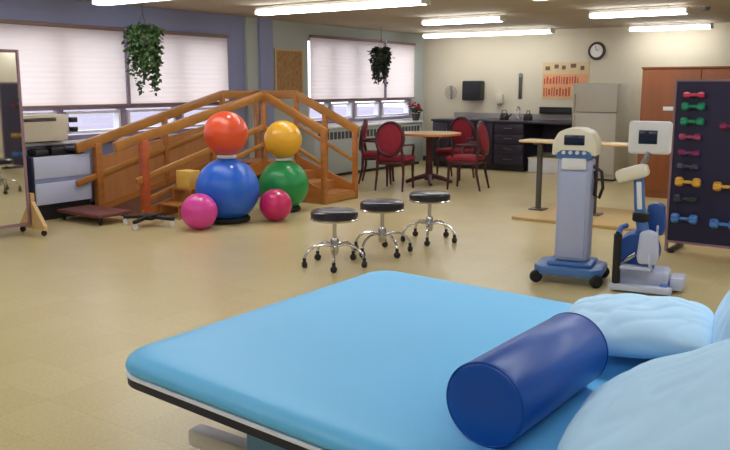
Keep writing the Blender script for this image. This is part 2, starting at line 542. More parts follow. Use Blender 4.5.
# hanging plants
def hanging_plant(loc, w_, h_, zt, label, m, seed, nv=34):
    rnd = random.Random(seed)
    t = thing('hanging_plant', label, 'plant', loc)
    MB().lathe([(.03, -.10), (.095, -.06), (.115, .06), (.12, .07), (.10, .07), (.09, .04), (0, .04)], 20).build('pot', M['pot'], t)
    hk = MB()
    for k in range(3):
        a = 2 * PI * k / 3
        hk.tube([(.115 * math.cos(a), .115 * math.sin(a), .06), (0, 0, .32)], .003, 6)
    hk.tube([(0, 0, .32), (0, 0, zt - loc[2])], .005, 6)
    hk.build('hanger', M['darksteel'], t)
    lf = MB()
    def leaf(p, sz):
        d = Vector((rnd.uniform(-1, 1), rnd.uniform(-1, 1), rnd.uniform(-1.2, .3))).normalized()
        a = d.cross(Vector((rnd.uniform(-1, 1), rnd.uniform(-1, 1), rnd.uniform(-1, 1)))).normalized()
        nrm = d.cross(a).normalized()
        q = [p, p + d * sz * .4 + a * sz * .36 + nrm * sz * .08, p + d * sz, p + d * sz * .4 - a * sz * .36 + nrm * sz * .08]
        mid = p + d * sz * .45 - nrm * sz * .05
        vv = [lf.bm.verts.new(x) for x in q]; vm = lf.bm.verts.new(mid)
        for i in range(4):
            lf.bm.faces.new((vv[i], vv[(i + 1) % 4], vm))
    for k in range(nv):
        a = rnd.random() * 2 * PI
        L = h_ * (0.35 + 0.65 * rnd.random() ** 1.1)
        if rnd.random() < .25: L *= .5
        outw = w_ / 2 * (.45 + .55 * rnd.random())
        steps = int(L / .022)
        prev = None
        for i in range(steps):
            s = i / max(1, steps - 1)
            lim = outw * min(1.0, .35 + s * 4) * (1 - .62 * max(0, s * L / h_ - .15))
            z = .10 + .05 * math.sin(min(1, s * 4) * PI) - max(0, s - .08) * L
            aa = a + .5 * math.sin(s * 5 + k)
            p = Vector((lim * math.cos(aa), lim * math.sin(aa), z))
            for _ in range(2):
                leaf(p + Vector((rnd.uniform(-.03, .03), rnd.uniform(-.03, .03), rnd.uniform(-.02, .02))), rnd.uniform(.045, .08))
    for k in range(150):
        a = rnd.random() * 2 * PI; rr = w_ / 2 * .85 * math.sqrt(rnd.random())
        leaf(Vector((rr * math.cos(a), rr * math.sin(a), .10 + .12 * rnd.random() * (1 - rr / w_))), rnd.uniform(.05, .085))
    lf.build('foliage', m, t, 0)
hanging_plant((-7.75, 6.52, 2.02), .46, .76, H, 'hanging leafy plant trailing in front of the near window', M['leaf'], 3)
hanging_plant((-7.75, 11.62, 1.95), .36, .66, H, 'smaller dark hanging plant in front of the far window', M['leaf2'], 5, 26)

# cork board
t = thing('cork_board', 'brown framed cork board on the wall between the two windows', 'board', (XW + .002, 9.42, 1.30))
MB().box(0, .02, .03, .65, .03, .72).build('panel', M['cork'], t, 0)
f = MB(); f.box(0, .03, 0, .68, 0, .03); f.box(0, .03, 0, .68, .72, .75); f.box(0, .03, 0, .03, .03, .72); f.box(0, .03, .65, .68, .03, .72)
f.build('frame', M['corkframe'], t, 0)

# ------------------------------------------------------------------ corner training stairs (ramp + steps)
t = thing('training_stairs', 'oak corner exercise stairs with ramp and handrails behind the balls', 'stairs', (0, 0, 0))
PX0, PX1, PY0, PY1, PZ = -7.95, -7.20, 8.00, 8.68, .46
RY = 5.92
MB().box(PX0, PX1, PY0, PY1, PZ - .04, PZ, .005).build('platform', M['ply'], t)
MB().prism([(RY, .0), (RY, .025), (PY0, PZ), (PY0, PZ - .05), (RY + .25, .0)], 'x', PX0 + .02, PX1 - .02).build('ramp', M['tread'], t, 0)
s = MB(); nst = 3
for k in range(nst):
    z = PZ - (k + 1) * PZ / (nst + 1)
    x = PX1 + k * .33
    s.box(x, x + .34, PY0 + .02, PY1 - .02, z - .03, z, .004)
    s.box(x, x + .015, PY0 + .02, PY1 - .02, z, z + .086)
s.build('steps', M['ply'], t)
# plywood side panels, near side of ramp, platform and steps
for x in (PX0, PX1):
    MB().prism([(RY, 0), (RY, .10), (PY0, PZ + .07), (PY0, PZ - .10), (RY + .55, 0)], 'x', x - .018, x + .018).build('stringer', M['oak'], t, 0)
for y in (PY0, PY1):
    MB().prism([(PX1, PZ - .12), (PX1, PZ + .07), (PX1 + 1.0, .18), (PX1 + 1.0, 0), (PX1 + .75, 0)], 'y', y - .018, y + .018).build('stringer', M['oak'], t, 0)
MB().prism([(RY + .02, .04), (RY + .02, .66), (PY0, 1.02), (PY0, .04)], 'x', PX0 - .016, PX0).build('side_panel', M['ply'], t, 0)
MB().box(PX0, PX1, PY1 - .001, PY1 + .016, .08, PZ - .04).build('side_panel', M['ply'], t, 0)
MB().box(PX1 + .02, PX1 + .97, PY1 + .02, PY1 + .035, .02, .14).build('side_panel', M['oakred'], t, 0)
RH = .91
posts = [(PX0, RY, 0, .84), (PX1, RY + .06, 0, .90), (PX0, PY0, 0, PZ + RH), (PX1, PY0, 0, PZ + RH), (PX0, PY1, 0, PZ + RH),
         (PX1, PY1, 0, PZ + RH), (PX1 + 1.0, PY0, 0, .93), (PX1 + 1.0, PY1, 0, .93),
         (PX0, (RY + PY0) / 2, .2, 1.10), (PX1, (RY + PY0) / 2 + .1, .2, 1.15), (PX1 + .5, PY1, .15, 1.13)]
for k, (x, y, z0, z1) in enumerate(posts):
    wd = .085 if k in (0, 1) else .06
    MB().box(x - wd / 2, x + wd / 2, y - wd / 2, y + wd / 2, z0, z1 - .01, .006).build('post', M['oakred'] if k == 1 else M['oak'], t)
def rail(p, q, wd=.05, ht=.115):
    MB().bar(p, q, wd, ht, .012).build('handrail', M['oakrail'], t)
e = .28
rail((PX0, RY - e, .85 - e * .24), (PX0, PY0, PZ + RH))
rail((PX1, RY - .33, .83), (PX1, PY0, PZ + RH))
rail((PX0, PY0, PZ + RH), (PX0, PY1, PZ + RH))
rail((PX0, PY1, PZ + RH), (PX1, PY1, PZ + RH))
rail((PX1, PY1, PZ + RH), (PX1 + 1.06, PY1, .90))
rail((PX1, PY0, PZ + RH), (PX1 + 1.06, PY0, .90))
# lower rails
rail((PX0, RY - .30, .38), (PX0, PY0, PZ + .50), .045, .075)
rail((PX1, RY - .05, .43), (PX1, PY0, PZ + .50), .045, .075)
rail((PX1, RY + .05, .20), (PX1, PY0, PZ + .27), .04, .06)
rail((PX1, PY1, PZ + .50), (PX1 + 1.0, PY1, .50), .05, .045)
rail((PX1, PY0, PZ + .50), (PX1 + 1.0, PY0, .50), .05, .045)
rail((PX1 + 1.0, PY0, .05), (PX1 + 1.0, PY1, .05), .05, .09)

# maroon dolly before the ramp
def caster(b, x, y, r=.035, z=None, wd=.022):
    b.lathe([(0, -wd / 2), (r * .7, -wd / 2), (r, -wd / 4), (r, wd / 4), (r * .7, wd / 2), (0, wd / 2)], 14, (x, y, r),
            Matrix.Rotation(PI / 2, 4, 'X'))
t = thing('board_dolly', 'low maroon wheeled board at the foot of the ramp', 'dolly', (-7.55, 5.54, 0))
MB().box(-.38, .38, -.22, .22, .085, .125, .01).build('deck', M['maroon'], t)
for sx in (-1, 1):
    for sy in (-1, 1):
        b = MB(); caster(b, sx * .32, sy * .17); b.box(sx * .32 - .02, sx * .32 + .02, sy * .17 - .018, sy * .17 + .018, .06, .086)
        b.build('caster', M['rubber'], t)
t = thing('wheeled_stand', 'dark low four-legged wheeled stand with white casters left of the pink ball', 'stand', (-6.78, 5.66, 0), R(20))
MB().box(-.09, .09, -.09, .09, .075, .13, .012).build('hub', M['black'], t)
for k in range(4):
    a = k * PI / 2
    x, y = math.cos(a), math.sin(a)
    MB().bar((x * .05, y * .05, .10), (x * .30, y * .30, .085), .045, .035, .008).build('leg', M['black'], t)
    b = MB(); caster(b, x * .28, y * .28, .033); b.box(x * .28 - .015, x * .28 + .015, y * .28 - .014, y * .28 + .014, .05, .07); b.build('caster', M['white'], t)
# wooden step stool with yellow block
t = thing('step_stool', 'small wooden two-step stool between the ramp and pink ball', 'step stool', (-6.98, 6.32, 0))
s = MB(); s.box(-.17, .17, -.20, .0, .14, .165, .004); s.build('lower_step', M['oak'], t)
s = MB(); s.box(-.17, .17, .0, .20, .30, .325, .004); s.build('upper_step', M['oak'], t)
for sx in (-.15, .15):
    MB().prism([(-.19, 0), (-.19, .14), (0, .14), (0, .30), (.19, .30), (.19, 0), (.14, 0), (.10, .10), (-.10, .10), (-.14, 0)], 'x', sx - .01, sx + .01).build('side', M['oak'], t, 0)
o = MB().box(-.11, .11, -.09, .09, 0, .20, .012).box(-.05, .05, -.095, -.088, .13, .15).build('yellow_box', M['yellow'])
o.location = (-6.98, 6.43, .325)
tag(o, 'yellow box standing on the small wooden step stool', 'box')

# ------------------------------------------------------------------ balls
def ball(loc, r, col, label, ring=None):
    m = mat('ball_' + label.split()[1], col, 0.36, var=0.03, coat=0.12)
    b = MB()
    n = 48
    prof = []
    for i in range(n + 1):
        ph = -PI / 2 + PI * i / n
        rr = r * (1 - .006 * abs(math.sin(9 * ph)) ** 8)      # moulded ribs
        prof.append((max(0, rr * math.cos(ph)) if 0 < i < n else 0, rr * math.sin(ph)))
    t = thing('exercise_ball', label, 'ball', loc, 0, 'inflated exercise balls by the stairs')
    o = b.lathe(prof, 48, mtx=Matrix.Rotation(R(35), 4, 'Y') @ Matrix.Rotation(R(20), 4, 'X')).build('shell', m, t, 60)
    d = (Matrix.Rotation(R(35), 4, 'Y') @ Matrix.Rotation(R(20), 4, 'X')) @ Vector((0, 0, 1))
    MB().lathe([(.018, r - .006), (.018, r + .002), (.012, r + .004), (0, r + .004)], 14, mtx=Matrix.Rotation(R(35), 4, 'Y') @ Matrix.Rotation(R(20), 4, 'X')).build('plug', M['white'], t)
def ball_ring(loc, R_, r, label, m, cat='ball ring'):
    o = MB().torus((0, 0, r), R_, r, 40, 12).build('ball_ring', m)
    o.location = loc
    return tag(o, label, cat)
ball((-6.28, 6.36, .360), .352, (32, 102, 214), 'large blue exercise ball under the red one')
ball((-6.28, 6.36, .977), .243, (230, 84, 42), 'orange-red exercise ball on top of the large blue one')
ball((-6.17, 5.82, .192), .19, (224, 68, 162), 'bright pink exercise ball left of the large blue ball')
ball((-5.86, 6.68, .182), .18, (206, 34, 104), 'deep magenta exercise ball between the blue and green balls')
ball((-6.27, 7.30, .315), .30, (24, 142, 72), 'large green exercise ball under the yellow one')
ball((-6.27, 7.30, .860), .225, (236, 176, 44), 'yellow exercise ball on top of the green one')
ball_ring((-6.28, 6.36, 0), .21, .034, 'black ring stand under the large blue ball', M['rubber'])
ball_ring((-6.27, 7.30, 0), .17, .030, 'black ring stand under the green ball', M['rubber'])
ball_ring((-6.28, 6.36, .703), .085, .022, 'white ring between the blue and orange-red balls', M['white'])
ball_ring((-6.27, 7.30, .607), .08, .02, 'white ring between the green and yellow balls', M['white'])

# ------------------------------------------------------------------ mirror at the left edge
t = thing('posture_mirror', 'tall wheeled posture mirror in a wooden frame at the left edge', 'mirror', (-7.38, 4.64, 0), R(87))
# local: mirror face looks along -Y, right edge at x = 0
Wm = .70
MB().box(-Wm + .03, -.03, -.012, .0, .13, 1.81).build('mirror_glass', M['mirror'], t, 0)
f = MB()
f.box(-Wm, -Wm + .03, -.02, .025, .10, 1.84, .004); f.box(-.03, 0, -.02, .025, .10, 1.84, .004)
f.box(-Wm + .03, -.03, -.02, .025, .10, .13); f.box(-Wm + .03, -.03, -.02, .025, 1.81, 1.84)
f.build('frame', M['rackframe'], t)
MB().box(-Wm + .03, -.03, .0, .012, .13, 1.81).build('back_panel', M['ply'], t, 0)
for x in (-Wm + .02, -.02):
    MB().prism([(-.24, .06), (-.24, .10), (-.03, .34), (-.03, .42), (.03, .42), (.03, .34), (.24, .10), (.24, .06)], 'x', x - .02 + (.05 if x > -.1 else -.05), x + .02 + (.05 if x > -.1 else -.05)).build('foot', M['mirrorwood'], t, 0)
    for y in (-.2, .2):
        b = MB(); caster(b, x + (.05 if x > -.1 else -.05), y, .03); b.build('caster', M['rubber'], t)

# ------------------------------------------------------------------ stools
def make_stool():
    t = thing('rolling_stool', '', 'stool', (0, 0, 0), 0, 'black rolling stools')
    MB().lathe([(0, .395), (.10, .395), (.185, .40), (.197, .412), (.200, .44), (.196, .462), (.18, .475), (.12, .481), (0, .483)], 40).build('seat', M['vinyl'], t)
    MB().lathe([(.0, .385), (.12, .385), (.199, .392), (.203, .402), (.196, .410), (0, .41)], 40).build('seat_rim', M['chrome'], t)
    MB().lathe([(.018, .20), (.018, .385), (.05, .386)], 16).build('post', M['chrome'], t)
    MB().lathe([(.0, .10), (.028, .10), (.036, .13), (.036, .22), (.026, .24), (0, .24)], 18).build('hub', M['chrome'], t)
    for k in range(5):
        a = 2 * PI * k / 5 + .3
        ca, sa = math.cos(a), math.sin(a)
        pts = [(ca * r_, sa * r_, z_) for r_, z_ in ((.03, .175), (.10, .185), (.17, .175), (.225, .145), (.255, .10), (.262, .075))]
        lg = MB().tube(pts, .0115, 8).build('leg', M['chrome'], t)
        b = MB()
        b.lathe([(0, -.02), (.02, -.02), (.028, -.012), (.028, .012), (.02, .02), (0, .02)], 14, (ca * .262, sa * .262, .028), Matrix.Rotation(a + PI / 2, 4, 'Z') @ Matrix.Rotation(PI / 2, 4, 'X'))
        b.lathe([(.014, .05), (.016, .08), (.010, .085), (0, .085)], 10, (ca * .262, sa * .262, 0))
        b.build('caster', M['black'], t)
    return t
st = make_stool()
st['label'] = 'black rolling stool nearest the exercise balls, leftmost of three'
st.location = (-3.97, 5.26, 0)
dup(st, (-3.93, 5.92, 0), .5, 'middle one of the three black rolling stools')
dup(st, (-3.87, 6.66, 0), 1.1, 'black rolling stool farthest right, in front of the burgundy chairs')

# ------------------------------------------------------------------ dining table and chairs
TX, TY = -6.20, 10.64
t = thing('round_table', 'round tan-topped pedestal table among the burgundy chairs', 'table', (TX, TY, 0))
MB().lathe([(0, .76), (.47, .76), (.475, .765), (.475, .778), (.47, .785), (0, .785)], 56).build('tabletop', M['tabletop'], t)
MB().lathe([(.473, .75), (.48, .75), (.482, .782), (.4765, .783)], 56).build('edge_band', M['tabledge'], t)
MB().lathe([(0, .06), (.075, .06), (.06, .12), (.05, .40), (.055, .70), (.16, .74), (.16, .759), (0, .759)], 24).build('pedestal', M['chairwood'], t)
for k in range(4):
    a = k * PI / 2 + .6
    MB().tube([(.03 * math.cos(a), .03 * math.sin(a), .13), (.2 * math.cos(a), .2 * math.sin(a), .085), (.36 * math.cos(a), .36 * math.sin(a), .028)], [.04, .035, .026], 8).build('foot', M['chairwood'], t)
def make_chair():
    t = thing('dining_chair', '', 'chair', (0, 0, 0), 0, 'burgundy dining chairs')
    # seat, facing +Y
    s = MB(); s.box(-.235, .235, -.22, .24, .42, .49, .028, 3); s.build('seat', M['red_fabric'], t)
    MB().box(-.225, .225, -.215, .225, .37, .419, .006).build('seat_frame', M['chairwood'], t)
    # oval upholstered back leaning backwards
    lean = Matrix.Translation((0, -.235, .74)) @ Matrix.Rotation(R(80), 4, 'X')
    n = 28
    def ov(rx, ry): return [(rx * math.cos(2 * PI * i / n), ry * math.sin(2 * PI * i / n)) for i in range(n)]
    b = MB(); b.prism(ov(.185, .215), 'z', -.03, .03, .012)
    for v in b.bm.verts: v.co = lean @ v.co
    b.build('backrest', M['red_fabric'], t)
    b = MB(); b.tube([lean @ Vector((x, y, 0)) for x, y in ov(.205, .235)], .024, 8, closed=True); b.build('back_frame', M['chairwood'], t)
    for sx in (-1, 1):
        MB().tube([(sx * .20, .20, .40), (sx * .20, .205, .2), (sx * .205, .215, 0)], [.026, .02, .015], 8).build('leg', M['chairwood'], t)
        MB().tube([(sx * .17, -.25, .68), (sx * .19, -.215, .45), (sx * .20, -.22, .25), (sx * .205, -.28, 0)], [.02, .024, .02, .015], 8).build('leg', M['chairwood'], t)
        MB().tube([(sx * .19, -.25, .66), (sx * .25, -.12, .66), (sx * .255, .06, .655), (sx * .235, .13, .60), (sx * .21, .15, .45)], .017, 8).build('arm', M['chairwood'], t)
    return t
def face(x, y, tx, ty): return math.atan2(ty - y, tx - x) - PI / 2
ch = make_chair()
ch['label'] = 'burgundy oval-back chair with its back to the viewer, nearest the stairs'
ch.location = (-6.28, 9.80, 0); ch.rotation_euler = (0, 0, face(-6.28, 9.80, TX - .30, TY + .1))
def pc(x, y, lab, off=0): dup(ch, (x, y, 0), face(x, y, TX, TY) + off, lab)
pc(-6.90, 10.28, 'burgundy chair half hidden behind the front left chair')
pc(-6.20, 11.46, 'burgundy chair on the far side of the round table by the dark counter')
pc(-5.44, 10.42, 'burgundy chair seen side-on at the right of the round table', .42)

# ------------------------------------------------------------------ back wall counter
def counter_unit(x0, x1, kind, label):
    t = thing('base_cabinet', label, 'cabinet', (x0, 13.0, 0), 0, 'dark base cabinets along the back wall')
    L = x1 - x0
    MB().box(.0, L, .06, .86, 0, .10).build('plinth', M['black'], t, 0)
    MB().box(0, L, .02, .88, .10, .84).build('body', M['counter'], t, 0)
    n = 4 if kind == 'drawers' else 0
    if n:
        hh = .72 / n
        for k in range(n):
            d = MB().box(.015, L - .015, 0, .02, .115 + k * hh, .115 + (k + 1) * hh - .012, .003).build('drawer', M['counter'], t)
            h = MB().tube([(L / 2 - .07, 0, .115 + (k + .55) * hh), (L / 2 - .07, -.03, .115 + (k + .55) * hh), (L / 2 + .07, -.03, .115 + (k + .55) * hh), (L / 2 + .07, 0, .115 + (k + .55) * hh)], .006, 6).build('handle', M['steel'], d)
    else:
        for k in range(2):
            a = .015 + k * (L - .015) / 2; c = a + (L - .015) / 2 - .015
            d = MB().box(a, c, 0, .02, .115, .825, .003).build('door', M['counter'], t)
            q = c - .04 if k == 0 else a + .04
            MB().tube([(q, 0, .66), (q, -.03, .66), (q, -.03, .78), (q, 0, .78)], .006, 6).build('handle', M['steel'], d)
counter_unit(-7.52, -6.78, 'doors', 'dark cabinet with doors at the left end of the counter')
counter_unit(-6.77, -6.28, 'doors', 'dark cabinet with doors in the middle of the counter')
counter_unit(-6.27, -5.70, 'drawers', 'dark four-drawer cabinet right of the burgundy chairs')
t = thing('worktop', 'long grey worktop over the dark cabinets along the back wall', 'worktop', (0, 0, 0))
MB().box(-7.54, -4.72, 12.98, 13.885, .841, .88, .006).build('slab', M['counter'], t)
MB().box(-7.54, -4.72, 13.87, 13.893, .88, .98).build('backsplash', M['ctop'], t, 0)
MB().box(-7.5, -6.75, 13.2, 13.8, .8805, .884).build('sink_rim', M['steel'], t, 0)
t = thing('end_panel', 'dark panel closing the knee space at counter right end', 'panel', (-4.74, 13.0, 0))
MB().box(0, .03, .02, .86, 0, .84).build('board', M['counter'], t, 0)
MB().box(-.95, 0, .8, .86, .3, .84).build('back_board', M['counter'], t, 0)
t = thing('white_bin', 'white storage box under the counter right of the drawers', 'box', (-5.63, 13.08, 0))
MB().box(0, .75, 0, .5, 0, .23, .01).build('bin_body', M['white'], t)
MB().box(-.01, .76, -.01, .51, .23, .26, .008).build('lid', M['cream'], t)
# sink faucet and small pots
t = thing('faucet', 'small chrome faucet on the counter between two dark kettles', 'faucet', (-6.05, 13.6, .88))
MB().tube([(0, 0, 0), (0, 0, .18), (0, -.04, .23), (0, -.12, .23), (0, -.15, .18)], .014, 8).build('spout', M['chrome'], t)
MB().lathe([(.05, 0), (.05, .02), (0, .025)], 16).build('base', M['chrome'], t)
for k in (-1, 1): MB().bar((k * .02, 0, .03), (k * .10, -.02, .06), .02, .015, .003).build('handle', M['chrome'], t)
for k, x in enumerate((-6.28, -5.82)):
    t = thing('kettle', ['dark kettle on the counter left of the faucet', 'dark kettle on the counter right of the faucet'][k], 'kettle', (x, 13.45, .88), k * 2.2 + .4, 'dark kettles on the counter')
    MB().lathe([(0, 0), (.08, 0), (.085, .02), (.075, .09), (.05, .12), (0, .125)], 20).build('pot_body', M['black'], t)
    MB().tube([(.07, 0, .05), (.11, 0, .08), (.13, 0, .11)], [.018, .014, .01], 8).build('spout', M['black'], t)
    MB().tube([(-.05, 0, .10), (-.04, 0, .17), (.03, 0, .17), (.05, 0, .11)], .008, 8).build('handle', M['black'], t)
# wall pieces
t = thing('towel_dispenser', 'black paper towel dispenser on the back wall above the counter', 'dispenser', (-7.28, YB - .23, 1.21))
MB().box(0, .38, 0, .227, 0, .37, .03, 3).build('casing', M['black'], t)
MB().box(.05, .33, -.004, .004, .02, .06).build('slot', M['rubber'], t, 0)
t = thing('wire_hook_rack', 'thin wire ring rack on the wall left of the black dispenser', 'rack', (-7.62, YB - .03, 1.36))
MB().torus((0, 0, 0), .12, .006, 28, 6, Matrix.Rotation(PI / 2, 4, 'X')).torus((0, 0, .0), .07, .005, 24, 6, Matrix.Rotation(PI / 2, 4, 'X')).build('ring', M['steel'], t)
MB().box(-.015, .015, 0, .028, -.13, .13).build('bracket', M['steel'], t, 0)
t = thing('soap_dispenser', 'small pale soap dispenser on the wall right of the black dispenser', 'dispenser', (-6.63, YB - .10, 1.12))
MB().box(0, .12, 0, .098, .04, .22, .015).build('casing', M['beige'], t)
MB().box(.03, .09, .01, .07, .0, .04, .006).build('push_bar', M['steel'], t)
t = thing('goniometer', 'narrow dark vertical measuring bar hung on the back wall', 'wall bar', (-6.18, YB - .018, 1.25))
MB().box(-.035, .035, 0, .015, 0, .45, .004).build('bar', M['darksteel'], t)
MB().lathe([(0, -.004), (.04, -.004), (.04, .008), (0, .008)], 18, (0, 0, .43), Matrix.Rotation(PI / 2, 4, 'X')).build('dial', M['steel'], t)
t = thing('poster', 'brown and rust printed poster on the back wall behind the fridge', 'poster', (-5.76, YB - .008, 1.24))
MB().box(0, .86, 0, .006, 0, .66).build('sheet', M['corkframe'], t, 0)
rp_ = random.Random(4)
b = MB()
for z, hh, x0, x1, ww in ((.06, .17, .03, .52, .03), (.27, .15, .03, .66, .03)):
    x = x0
    while x < x1:
        q = ww * rp_.uniform(.6, 1.3)
        b.box(x, x + q, -.002, .0, z + rp_.uniform(0, .02), z + hh - rp_.uniform(0, .05))
        x += q + .022
b.build('lettering', mat('rust_print', (168, 74, 46), .6), t, 0)
b = MB()
for x, z, q in ((.05, .52, .09), (.22, .55, .08), (.36, .53, .07), (.52, .56, .10), (.70, .52, .07)):
    b.box(x, x + q, -.002, .0, z, z + .07)
b.build('picture_marks', mat('brown_print', (104, 70, 52), .6), t, 0)
b = MB(); b.box(.02, .84, -.0012, 0, .24, .45); b.box(.02, .55, -.0012, 0, .04, .235)
b.build('print_ground', mat('peach_print', (214, 150, 108), .6), t, 0)
t = thing('black_shelf', 'short black wall strip beneath the rust poster', 'shelf', (-5.77, YB - .08, .99))
MB().box(0, .58, 0, .078, 0, .12, .006).build('board', M['black'], t)
MB().box(.02, .56, -.006, .001, .09, .11).build('lip', M['rubber'], t, 0)
t = thing('wall_clock', 'round wall clock with dark rim on the back wall', 'clock', (-4.78, YB - .002, 2.08), 0)
mt = Matrix.Rotation(PI / 2, 4, 'X')
MB().lathe([(.105, 0), (.15, 0), (.155, .02), (.145, .045), (.115, .045), (.105, .025)], 36, mtx=mt).build('rim', M['grille'], t)
MB().lathe([(0, 0), (.112, 0), (.112, .034), (0, .034)], 36, mtx=mt).build('dial', M['clockface'], t)
h = MB(); h.bar((0, -.036, 0), (.05, -.036, .03), .012, .004); h.bar((0, -.038, 0), (-.02, -.038, .085), .009, .004); h.build('hands', M['black'], t, 0)

# fridge
t = thing('refrigerator', 'cream two-door refrigerator right of the dark counter', 'refrigerator', (-4.66, 12.5, 0))
MB().box(0, .72, .04, .70, .03, 1.53, .012).build('body', M['fridge'], t)
d = MB().box(.005, .715, 0, .04, 1.08, 1.525, .012).build('door', M['fridge'], t)
MB().box(.03, .05, -.03, 0, 1.12, 1.36, .006).build('handle', M['fridge'], d)
d = MB().box(.005, .715, 0, .04, .10, 1.065, .012).build('door', M['fridge'], t)
MB().box(.03, .05, -.03, 0, .72, 1.02, .006).build('handle', M['fridge'], d)
MB().box(.02, .70, .05, .68, 0, .03).build('foot', M['black'], t, 0)

# brown cabinet
t = thing('brown_cabinet', 'tall brown wooden cabinet standing behind the dumbbell rack', 'cabinet', (-3.16, 11.0, 0))
MB().box(0, 2.25, .02, .5, 0, 1.71).build('carcass', M['brownwood'], t, 0)
MB().box(-.01, 2.26, -.01, .51, 1.71, 1.735, .004).build('top', M['brownwood'], t)
for k in range(3):
    d = MB().box(.01 + k * .745, .745 + k * .745, 0, .02, .08, 1.70, .004).build('door', M['brownwood'], t)
    MB().lathe([(0, 0), (.012, 0), (.009, .02), (.016, .03), (.01, .04), (0, .04)], 12, (.68 + k * .745, 0, .9), mt).build('knob', M['steel'], d)
o = MB().box(0, .13, -.003, 0, 0, .05).build('paper_label', M['white'])
o.location = (-2.86, 10.998, 1.17); tag(o, 'small white paper label on the brown cabinet door', 'label')

# ------------------------------------------------------------------ narrow rail table on wooden platform
tag(MB().box(-3.75, -.9, 8.30, 9.55, 0, .035, .006).build('floor_platform', M['tan']), 'low tan wooden platform on the floor beneath the steel posts', 'platform')
t = thing('rail_table', 'narrow tan-topped bar table on two steel posts behind the grey tower', 'bar table', (0, 0, 0))
MB().box(-3.91, -2.45, 8.78, 9.10, .835, .865, .013).build('top', M['tabletop'], t)
for x in (-3.70, -3.03):
    MB().tube([(x, 8.94, .04), (x, 8.94, .835)], .034, 14).build('post', M['darksteel'], t)
    MB().box(x - .09, x + .09, 8.85, 9.03, .035, .05, .004).build('foot_plate', M['darksteel'], t)
    MB().box(x - .04, x + .04, 8.82, 9.06, .815, .835).build('bracket', M['darksteel'], t, 0)

# ------------------------------------------------------------------ therapy tower
t = thing('therapy_tower', 'grey blue therapy unit tower on a blue wheeled base', 'therapy unit', (-2.145, 5.90, 0), R(10))
MB().prism([(-.27, -.12), (-.20, -.20), (.18, -.20), (.245, -.12), (.245, .16), (.19, .22), (-.20, .22), (-.27, .16)], 'z', .07, .135, .015).build('base', M['trolleyblue'], t)
MB().box(-.17, .17, -.14, .16, .135, .17, .015).build('base_step', M['trolleyblue'], t)
MB().box(-.125, .125, -.10, .12, .17, .96, .03, 3).build('column', M['greyblue'], t)
f = MB(); f.box(-.10, .10, -.112, -.09, .20, .86, .01); f.build('front_panel', M['greyblue'], t)
f = MB().box(-.09, .09, -.128, -.10, .875, .965, .012).build('tray', M['white'], t)
MB().box(-.14, .14, -.13, .13, .955, 1.04, .02).build('neck', M['trolleyblue'], t)
hd = MB()
hd.prism([(-.165, .98), (-.16, 1.08), (-.12, 1.155), (-.05, 1.185), (.05, 1.185), (.12, 1.155), (.16, 1.08), (.165, .98), (.12, .985), (.10, 1.04), (-.10, 1.04), (-.12, .985)], 'y', -.14, .12, .018)
hd.build('head', M['cream'], t)
MB().box(-.075, .075, -.148, -.13, 1.06, 1.135, .006).build('display', M['screen'], t)
k_ = MB()
for i in range(4): k_.lathe([(.014, 0), (.014, .02), (0, .02)], 12, (-.075 + i * .05, -.13, 1.005), mt)
k_.build('knobs', M['white'], t)
for sx in (-.24, .21):
    for sy in (-.17, .19):
        b = MB()
        b.lathe([(0, -.022), (.035, -.022), (.048, -.012), (.048, .012), (.035, .022), (0, .022)], 18, (sx, sy, .048), Matrix.Rotation(PI / 2, 4, 'X') @ Matrix.Rotation(R(30), 4, 'Y'))
        b.build('caster', M['rubber'], t)
ca = MB(); ca.tube([(.12, 0, .90), (.19, -.02, .86), (.205, -.02, .74), (.18, -.02, .66), (.145, -.02, .68), (.15, -.02, .80), (.14, 0, .86)], .013, 8)
ca.build('cable', M['black'], t)

# ------------------------------------------------------------------ leg trainer
t = thing('leg_trainer', 'blue and white pedal trainer with monitor right of the tower', 'exercise trainer', (-1.70, 5.98, 0), R(8))
b = MB(); b.box(-.13, .26, -.12, .12, .025, .16, .03, 3); b.build('motor_housing', M['bluewhite'], t)
b = MB(); b.bar((-.13, -.20, .04), (.30, -.20, .04), .07, .05, .012); b.build('foot', M['bluewhite'], t)
b = MB(); b.bar((-.13, .22, .04), (.30, .22, .04), .07, .05, .012); b.build('foot', M['bluewhite'], t)
b = MB(); b.bar((.24, -.2, .045), (.24, .22, .045), .06, .05, .01); b.build('cross_bar', M['trolleyblue'], t)
b = MB(); b.bar((-.10, -.2, .045), (-.10, .22, .045), .05, .05, .01); b.build('cross_bar', M['trolleyblue'], t)
b = MB(); b.tube([(.10, 0, .14), (.06, 0, .40), (.02, 0, .62), (.0, 0, .86)], [.055, .046, .04, .036], 14); b.build('column', M['trolleyblue'], t)
b = MB(); b.box(-.14, .09, -.075, .075, -.05, .05, .03, 3, Matrix.Translation((-.02, 0, .865)) @ Matrix.Rotation(R(-18), 4, 'Y')); b.build('control_head', M['cream'], t)
b = MB(); b.bar((.02, 0, .90), (.06, .02, 1.02), .04, .04, .01); b.build('monitor_arm', M['steel'], t)
b = MB(); b.box(-.09, .21, .0, .08, 1.00, 1.24, .025, 3); b.build('monitor', M['white'], t)
b = MB(); b.box(-.015, .115, -.006, .004, 1.075, 1.175, .003); b.build('screen', M['screen'], t)
b = MB(); b.lathe([(0, -.10), (.14, -.10), (.155, -.06), (.155, .06), (.14, .10), (0, .10)], 28, (.03, 0, .28), mt); b.build('crank_housing', M['deepblue'], t)
